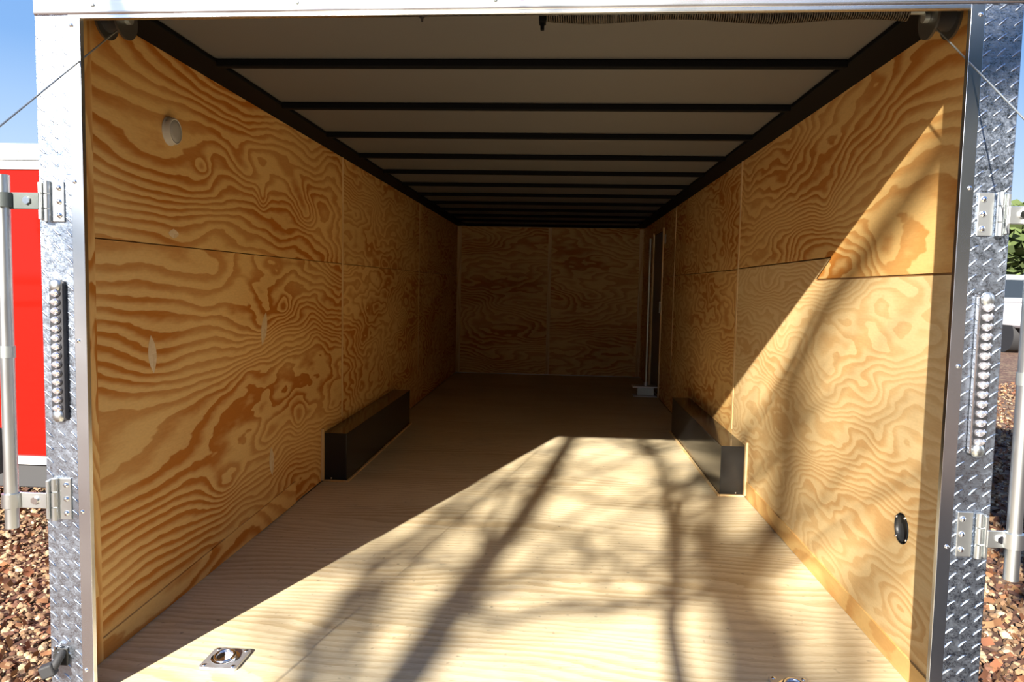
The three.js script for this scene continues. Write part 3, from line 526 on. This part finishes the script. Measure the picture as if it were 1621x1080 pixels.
for (let i = 0; i < 15; i++) { const a = (-1.05 + 2.1 * i / 14), R = 52 + 6 * (i % 2); leafyTree([Math.sin(a) * R * 1.1, -0.62, Math.cos(a) * R], rr(5.6, 7.4), 5.6, rowLabel, 'trees in the row behind the lot', proto); }
[[7.0, 13.5, 8.2], [10.5, 17.5, 9.5], [13.2, 13.0, 8.6], [15.5, 19.0, 9.2], [4.2, 20.5, 9.0], [19, 15, 9]].forEach(([x, z, h], i) => leafyTree([x, -0.62, z], h, 4.0, 'tall leafy tree in the grove to the right behind the photographer, out of the picture', 'trees in the grove behind the lot', proto));
leafyTree([27.5, -0.62, -39], 4.4, 6, 'second green leafy tree far off at the right edge, beyond the truck', undefined, proto);

// ---------------------------------------------------------------- loose stones and fallen leaves on the ground
{
  const stone = new THREE.IcosahedronGeometry(1, 1); { const p = stone.attributes.position; for (let i = 0; i < p.count; i++) { const x = p.getX(i), y = p.getY(i), z = p.getZ(i), k = 1 + 0.28 * noise(x * 1.7 + 4, y * 1.7 + z * 2.1); p.setXYZ(i, x * k, y * k * 0.7, z * k); } stone.computeVertexNormals(); }
  const leaf = new THREE.PlaneGeometry(1, 0.6, 3, 1); { const p = leaf.attributes.position; for (let i = 0; i < p.count; i++) p.setZ(i, 0.35 * p.getX(i) * p.getX(i) + 0.1 * p.getY(i)); leaf.computeVertexNormals(); }
  const mat = new THREE.MeshStandardMaterial({ color: 0xffffff, roughness: 0.95, side: THREE.DoubleSide });
  const spread = (name, label, category, geo, n, place, size, cols) => {
    const im = shade(new THREE.InstancedMesh(geo, mat, n)), m = new THREE.Matrix4(), q = new THREE.Quaternion(), e = new THREE.Euler(), c = new THREE.Color();
    for (let i = 0; i < n; i++) { const [x, z] = place(), s = size(); e.set(rr(-0.6, 0.6), rr(0, 6.28), rr(-0.6, 0.6)); if (geo === leaf) e.x -= Math.PI / 2; q.setFromEuler(e, 'XYZ'); m.compose(V(x, -0.62 + s * (geo === leaf ? 0.35 : 0.35), z), q, V(s, s, s)); im.setMatrixAt(i, m); const k = cols[Math.floor(rnd() * cols.length)], b = rr(0.7, 1.25); c.setRGB(k[0] * b, k[1] * b, k[2] * b); im.setColorAt(i, c); }
    im.name = name; im.userData = { label, category, kind: 'stuff' }; scene.add(im);
  };
  const stoneCols = [[0.20, 0.12, 0.065], [0.27, 0.18, 0.105], [0.15, 0.085, 0.045], [0.11, 0.05, 0.03], [0.36, 0.26, 0.16]], leafCols = [[0.16, 0.06, 0.028], [0.22, 0.10, 0.042], [0.10, 0.042, 0.024], [0.28, 0.16, 0.075]];
  const left = () => { const z = rr(-4.2, 0.1); return [rr(-2.1 + z * 0.72, -1.35 + z * 0.3), z]; };
  const right = () => { const z = -0.2 - 13 * Math.pow(rnd(), 2.2); return [rr(1.3 - z * 0.42, 2.2 - z * 0.60), z]; };
  spread('loose_gravel', 'tan gravel stones strewn on the ground beside the left post', 'gravel', stone, 9000, left, () => 0.007 + 0.020 * rnd() * rnd(), stoneCols);
  spread('loose_gravel_001', 'brown gravel stones strewn on the ground beside the right post', 'gravel', stone, 9000, right, () => 0.008 + 0.026 * rnd() * rnd(), stoneCols);
  spread('fallen_leaves', 'dry reddish leaves on the ground beside the left post', 'leaves', leaf, 1800, left, () => rr(0.03, 0.06), leafCols);
  spread('fallen_leaves_001', 'dry reddish leaves on the ground beside the right post', 'leaves', leaf, 4500, right, () => rr(0.035, 0.07), leafCols);
}

renderer.render(scene, camera);
